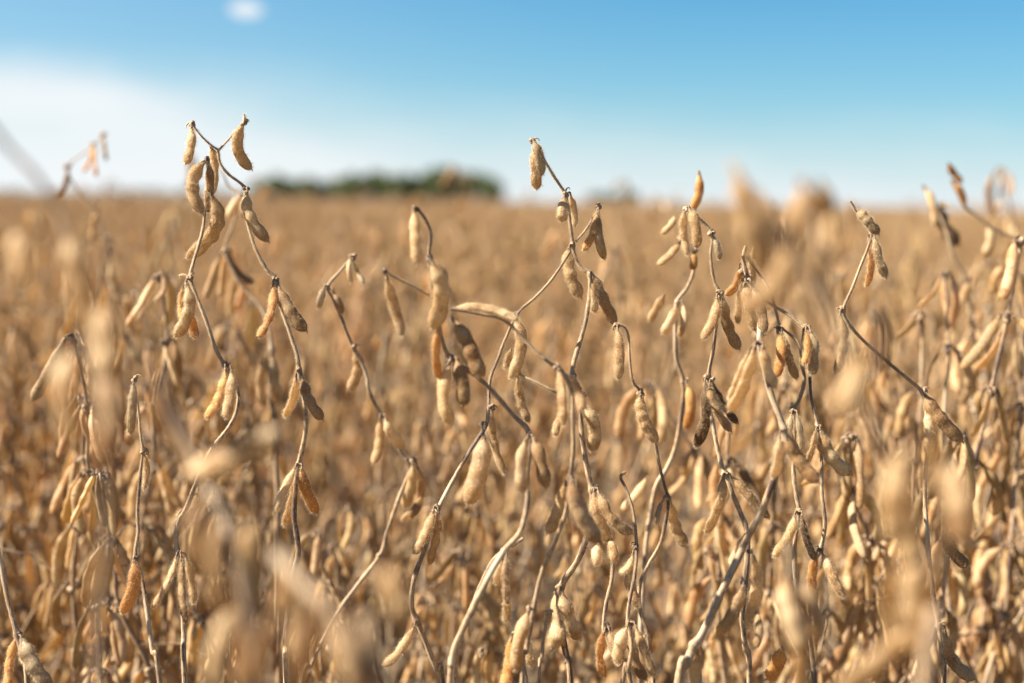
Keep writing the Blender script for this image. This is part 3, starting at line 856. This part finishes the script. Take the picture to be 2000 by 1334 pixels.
# ------------------------------------------------------------------ the field behind: models of one plant, then copies
N_POD = 10
LOW = []
MID = []
for i in range(N_POD):
    g = np.random.default_rng(100 + i)
    L = g.uniform(.036, .051)
    n = [3, 2, 3, 3, 2, 3, 1, 3, 2, 4][i]
    if n == 1:
        L = .024
    wd = g.uniform(.0070, .0090)
    bow = g.normal(0, .0035)
    tipx = g.uniform(-.004, .010)
    pts = ((0, 0, 0), (bow + tipx * .3, g.normal(0, .002), -L * .5), (tipx, g.normal(0, .004), -L))
    a = MB(); pod_shape(a, *pts, wd, n, g.uniform(-.4, .4), (0, 1, 0), NR=20, NS=10, g=g)
    tube(a, [(-.005, 0, .001), (-.003, 0, .004), (0, 0, .001)], [.0009, .0009, .0008], 5, 2)
    MID.append(a)
    b = MB(); pod_shape(b, *pts, wd, n, g.uniform(-.4, .4), (0, 1, 0), NR=9, NS=6, g=g, calyx=False, beak=False)
    LOW.append(b)
POD_MESH = [m.mesh('pod', [M_POD, M_HAIR, M_CALYX]) for m in MID]


def plant_plan(seed):
    """stems as (path, radii) and pods as (variant, matrix)"""
    g = np.random.default_rng(seed)
    H = g.uniform(.70, .82)
    stems, pods, knobs = [], [], []

    def cluster(c, k, up, side=None):
        a0 = g.uniform(0, 6.28)
        for j in range(k):
            az = a0 + j * 6.28 / k + g.normal(0, .35)
            tilt = g.uniform(.0, .42)
            out = np.array((math.cos(az), math.sin(az), 0))
            M = (Matrix.Translation(Vector(c + out * .006 + np.array((0, 0, .002)))) @ Matrix.Rotation(az, 4, 'Z')
                 @ Matrix.Rotation(-tilt, 4, 'Y') @ Matrix.Rotation(g.normal(0, .22), 4, 'X') @ Matrix.Rotation(g.normal(0, .4), 4, 'Z')
                 @ Matrix.Scale(g.uniform(.85, 1.12), 4))
            pods.append((int(g.integers(0, N_POD)), M))

    def axis(p, d, length, r0, r1, first, kmin):
        pts = [p]
        q = p.copy()
        zz = g.uniform(0, 6.28)
        nn = max(2, int(length / g.uniform(.048, .062)))
        for i in range(nn):
            zz += 3.14 + g.normal(0, .5)
            d = nrm(d + np.array((g.normal(0, .09), g.normal(0, .09), .06)))
            q = q + d * length / nn + np.array((math.cos(zz), math.sin(zz), 0)) * .007
            pts.append(q)
            if i >= first:
                k = int(g.choice([1, 2, 3, 4], p=[.06, .30, .38, .26]))
                cluster(q, k, i > nn - 3)
                knobs.append(q)
        path, kk = spline(pts, 4)
        stems.append((path, np.interp(kk, (0, len(pts) - 1), (r0, r1))))
        return pts

    lean = np.array((g.normal(0, .12), g.normal(0, .12), 1.0))
    main = axis(np.array((0, 0, -.01)), nrm(lean), H, .0040, .0012, 3, 1)
    for _ in range(int(g.integers(1, 4))):
        i = int(g.integers(2, 7))
        az = g.uniform(0, 6.28)
        axis(main[i], nrm(np.array((math.cos(az) * .75, math.sin(az) * .75, 1))), H * g.uniform(.35, .6), .0024, .0010, 1, 1)
    for _ in range(int(g.integers(3, 7))):                       # dead leaf stalks
        i = int(g.integers(4, len(main) - 3))
        az = g.uniform(0, 6.28)
        o = np.array((math.cos(az), math.sin(az), g.uniform(-.5, .5)))
        L = g.uniform(.03, .085)
        stems.append((np.array([main[i], main[i] + o * L * .5 + (0, 0, .01), main[i] + o * L]), np.array((.0011, .0009, .0006))))
    return stems, pods, knobs


def plan_stem(plan, ns, knobby):
    mb = MB()
    g = np.random.default_rng(5)
    for path, rad in plan[0]:
        tube(mb, path, rad, ns, 0)
    if knobby:
        for c in plan[2]:
            knob(mb, c, .0032, g, n=2)
    return mb


PLANS = [plant_plan(500 + i) for i in range(14)]
STEM_MESH = [plan_stem(p, 8, True).mesh('stem', [M_STEM, M_HAIR]) for p in PLANS]
LOW_MESH = []
for p in PLANS[:10]:
    mb = MB()
    sa = plan_stem(p, 4, False).arrays()
    mb.join(sa[:4] + (np.full(len(sa[2]), 1), np.full(len(sa[3]), 1)))
    for k, M in p[1]:
        mb.join(LOW[k].arrays(), M)
    LOW_MESH.append(mb.mesh('soybean_plant', [M_POD, M_STEM]))

# standing places, on an uneven grid, nearest first
FIELD_LABEL = 'dry tan soybean plant standing out of focus in the field behind the sharp front plants'
FIELD_GROUP = 'soybean plants across the field'
g = np.random.default_rng(21)
cell = .158
spots = []
for iy in range(int(1.25 / cell), int(26 / cell)):
    for ix in range(-int(14 / cell), int(14 / cell) + 1):
        x, y = ((ix + g.uniform(-.1, 1.1)) * cell, (iy + g.uniform(-.1, 1.1)) * cell)
        cl = math.sin(x * 5.3 + 1.7 * math.sin(y * 2.1)) * math.sin(y * 4.1 + 1.3 * math.sin(x * 3.3))
        if abs(x) < .40 * y + 1.6 and g.random() < .80 + .45 * cl:
            spots.append((x, y))
for _ in range(26000):                                             # thinner with distance
    y = 26 + 230 * g.random() ** 1.6
    spots.append((g.uniform(-.42, .42) * y, y))
spots = np.array(spots)
sc_z = np.where((g.random(len(spots)) < .15) & (spots[:, 1] > 2.1), g.uniform(1.07, 1.24, len(spots)), g.normal(.97, .075, len(spots)))
turn = g.uniform(0, 6.28, len(spots))
inframe = (np.abs(spots[:, 0]) < .368 * spots[:, 1] + .02) & (spots[:, 1] > 1.33)
order = np.argsort(spots[:, 1])
extra = []
for lo, hi, n, d0, d1, y0, y1 in ((-90, 330, 24, 1.16, 2.5, 355, 640), (1640, 2080, 26, 1.14, 2.5, 345, 620), (330, 1660, 30, 1.10, 1.7, 830, 1080)):
    for k in range(n):
        d = g.uniform(d0, d1)
        p = P(g.uniform(lo, hi), g.uniform(max(y0, 540 - (d - 1.16) * 260), y1) if y0 < 500 else g.uniform(y0, y1), d)
        extra.append((p[0], p[1], p[2] / .765))
for x, y, d in ((602, 352, 3.2), (898, 342, 3.6), (48, 356, 2.6), (22, 372, 2.0), (1222, 372, 4.2), (1962, 380, 2.4), (1100, 392, 4.0), (700, 392, 4.5), (330, 384, 3.4), (1290, 388, 3.4), (1750, 384, 2.8), (1420, 386, 4.2)):
    p = P(x, y, d)
    extra.append((p[0], p[1], p[2] / .78))
extra = np.array(extra)
chosen = [i for i in order if inframe[i]][:170]
chosen = list(range(len(spots), len(spots) + len(extra))) + chosen
spots = np.vstack([spots, extra[:, :2]])
sc_z = np.concatenate([sc_z, extra[:, 2]])
turn = np.concatenate([turn, g.uniform(0, 6.28, len(extra))])
DETAIL = 130


def tint(o, gg):
    k = gg.choice([gg.normal(1.03, .10), gg.uniform(.55, .8)], p=[.87, .13])
    o.color = (k * gg.normal(1, .03), k, k * gg.normal(1, .05), 1)


sources = []
made = {}
for c, i in enumerate(chosen):
    x, y = spots[i]
    M = Matrix.Translation((x, y, 0)) @ Matrix.Rotation(turn[i], 4, 'Z') @ Matrix.Scale(sc_z[i], 4)
    if c < DETAIL:
        k = c % len(PLANS)
        e = bpy.data.objects.new('soybean_plant', None)
        e.empty_display_size = .05
        COL.objects.link(e)
        e.matrix_world = M
        tag(e, FIELD_LABEL, 'soybean plant', FIELD_GROUP)
        if k not in made:
            st = link('stem', STEM_MESH[k], e)
            kids = [st]
            for v, Mp in PLANS[k][1]:
                o = link('pod', POD_MESH[v], e)
                o.matrix_local = Mp
                tint(o, g)
                kids.append(o)
            made[k] = kids
        else:
            for s in made[k]:
                o = s.copy()
                o.parent = e
                COL.objects.link(o)
                if o.name.startswith('pod'):
                    tint(o, g)
    else:
        o = link('soybean_plant', LOW_MESH[c % len(LOW_MESH)])
        o.matrix_world = M
        tint(o, g)
        tag(o, FIELD_LABEL, 'soybean plant', FIELD_GROUP)
        if len(sources) < len(LOW_MESH):
            sources.append(o)

# the rest of the crop: one object, the same plants on points
src = bpy.data.collections.new('crop_sources')
for o in sources:
    src.objects.link(o)
rest = np.setdiff1d(np.arange(len(spots)), np.array(chosen))
rest = rest[~((spots[rest, 1] < 1.33) & (np.abs(spots[rest, 0]) < .62))]
me = bpy.data.meshes.new('soybean_crop')
me.vertices.add(len(rest))
me.vertices.foreach_set('co', np.column_stack([spots[rest], np.zeros(len(rest))]).astype(np.float32).ravel())
a1 = me.attributes.new('turn', 'FLOAT', 'POINT'); a1.data.foreach_set('value', turn[rest].astype(np.float32))
a2 = me.attributes.new('size', 'FLOAT', 'POINT'); a2.data.foreach_set('value', sc_z[rest].astype(np.float32))
a3 = me.attributes.new('which', 'INT', 'POINT'); a3.data.foreach_set('value', (rest % len(sources)).astype(np.int32))
crop = link('soybean_crop', me)
tag(crop, 'wide mass of ripe tan soybean crop stretching back to the horizon', 'crop', kind='stuff')
ng_ = bpy.data.node_groups.new('crop_on_points', 'GeometryNodeTree')
ng_.interface.new_socket('Geometry', in_out='INPUT', socket_type='NodeSocketGeometry')
ng_.interface.new_socket('Geometry', in_out='OUTPUT', socket_type='NodeSocketGeometry')
gi, go = ng_.nodes.new('NodeGroupInput'), ng_.nodes.new('NodeGroupOutput')
ci = ng_.nodes.new('GeometryNodeCollectionInfo')
ci.inputs['Collection'].default_value = src
ci.inputs['Separate Children'].default_value = True
ci.inputs['Reset Children'].default_value = True
ip = ng_.nodes.new('GeometryNodeInstanceOnPoints')
ip.inputs['Pick Instance'].default_value = True


def named(nm, ty):
    n = ng_.nodes.new('GeometryNodeInputNamedAttribute')
    n.data_type = ty
    n.inputs['Name'].default_value = nm
    return n.outputs['Attribute']


cx = ng_.nodes.new('ShaderNodeCombineXYZ')
ng_.links.new(named('turn', 'FLOAT'), cx.inputs[2])
L_ = ng_.links.new
L_(gi.outputs[0], ip.inputs['Points'])
L_(ci.outputs[0], ip.inputs['Instance'])
L_(named('which', 'INT'), ip.inputs['Instance Index'])
L_(cx.outputs[0], ip.inputs['Rotation'])
L_(named('size', 'FLOAT'), ip.inputs['Scale'])
L_(ip.outputs[0], go.inputs[0])
md = crop.modifiers.new('crop', 'NODES')
md.node_group = ng_
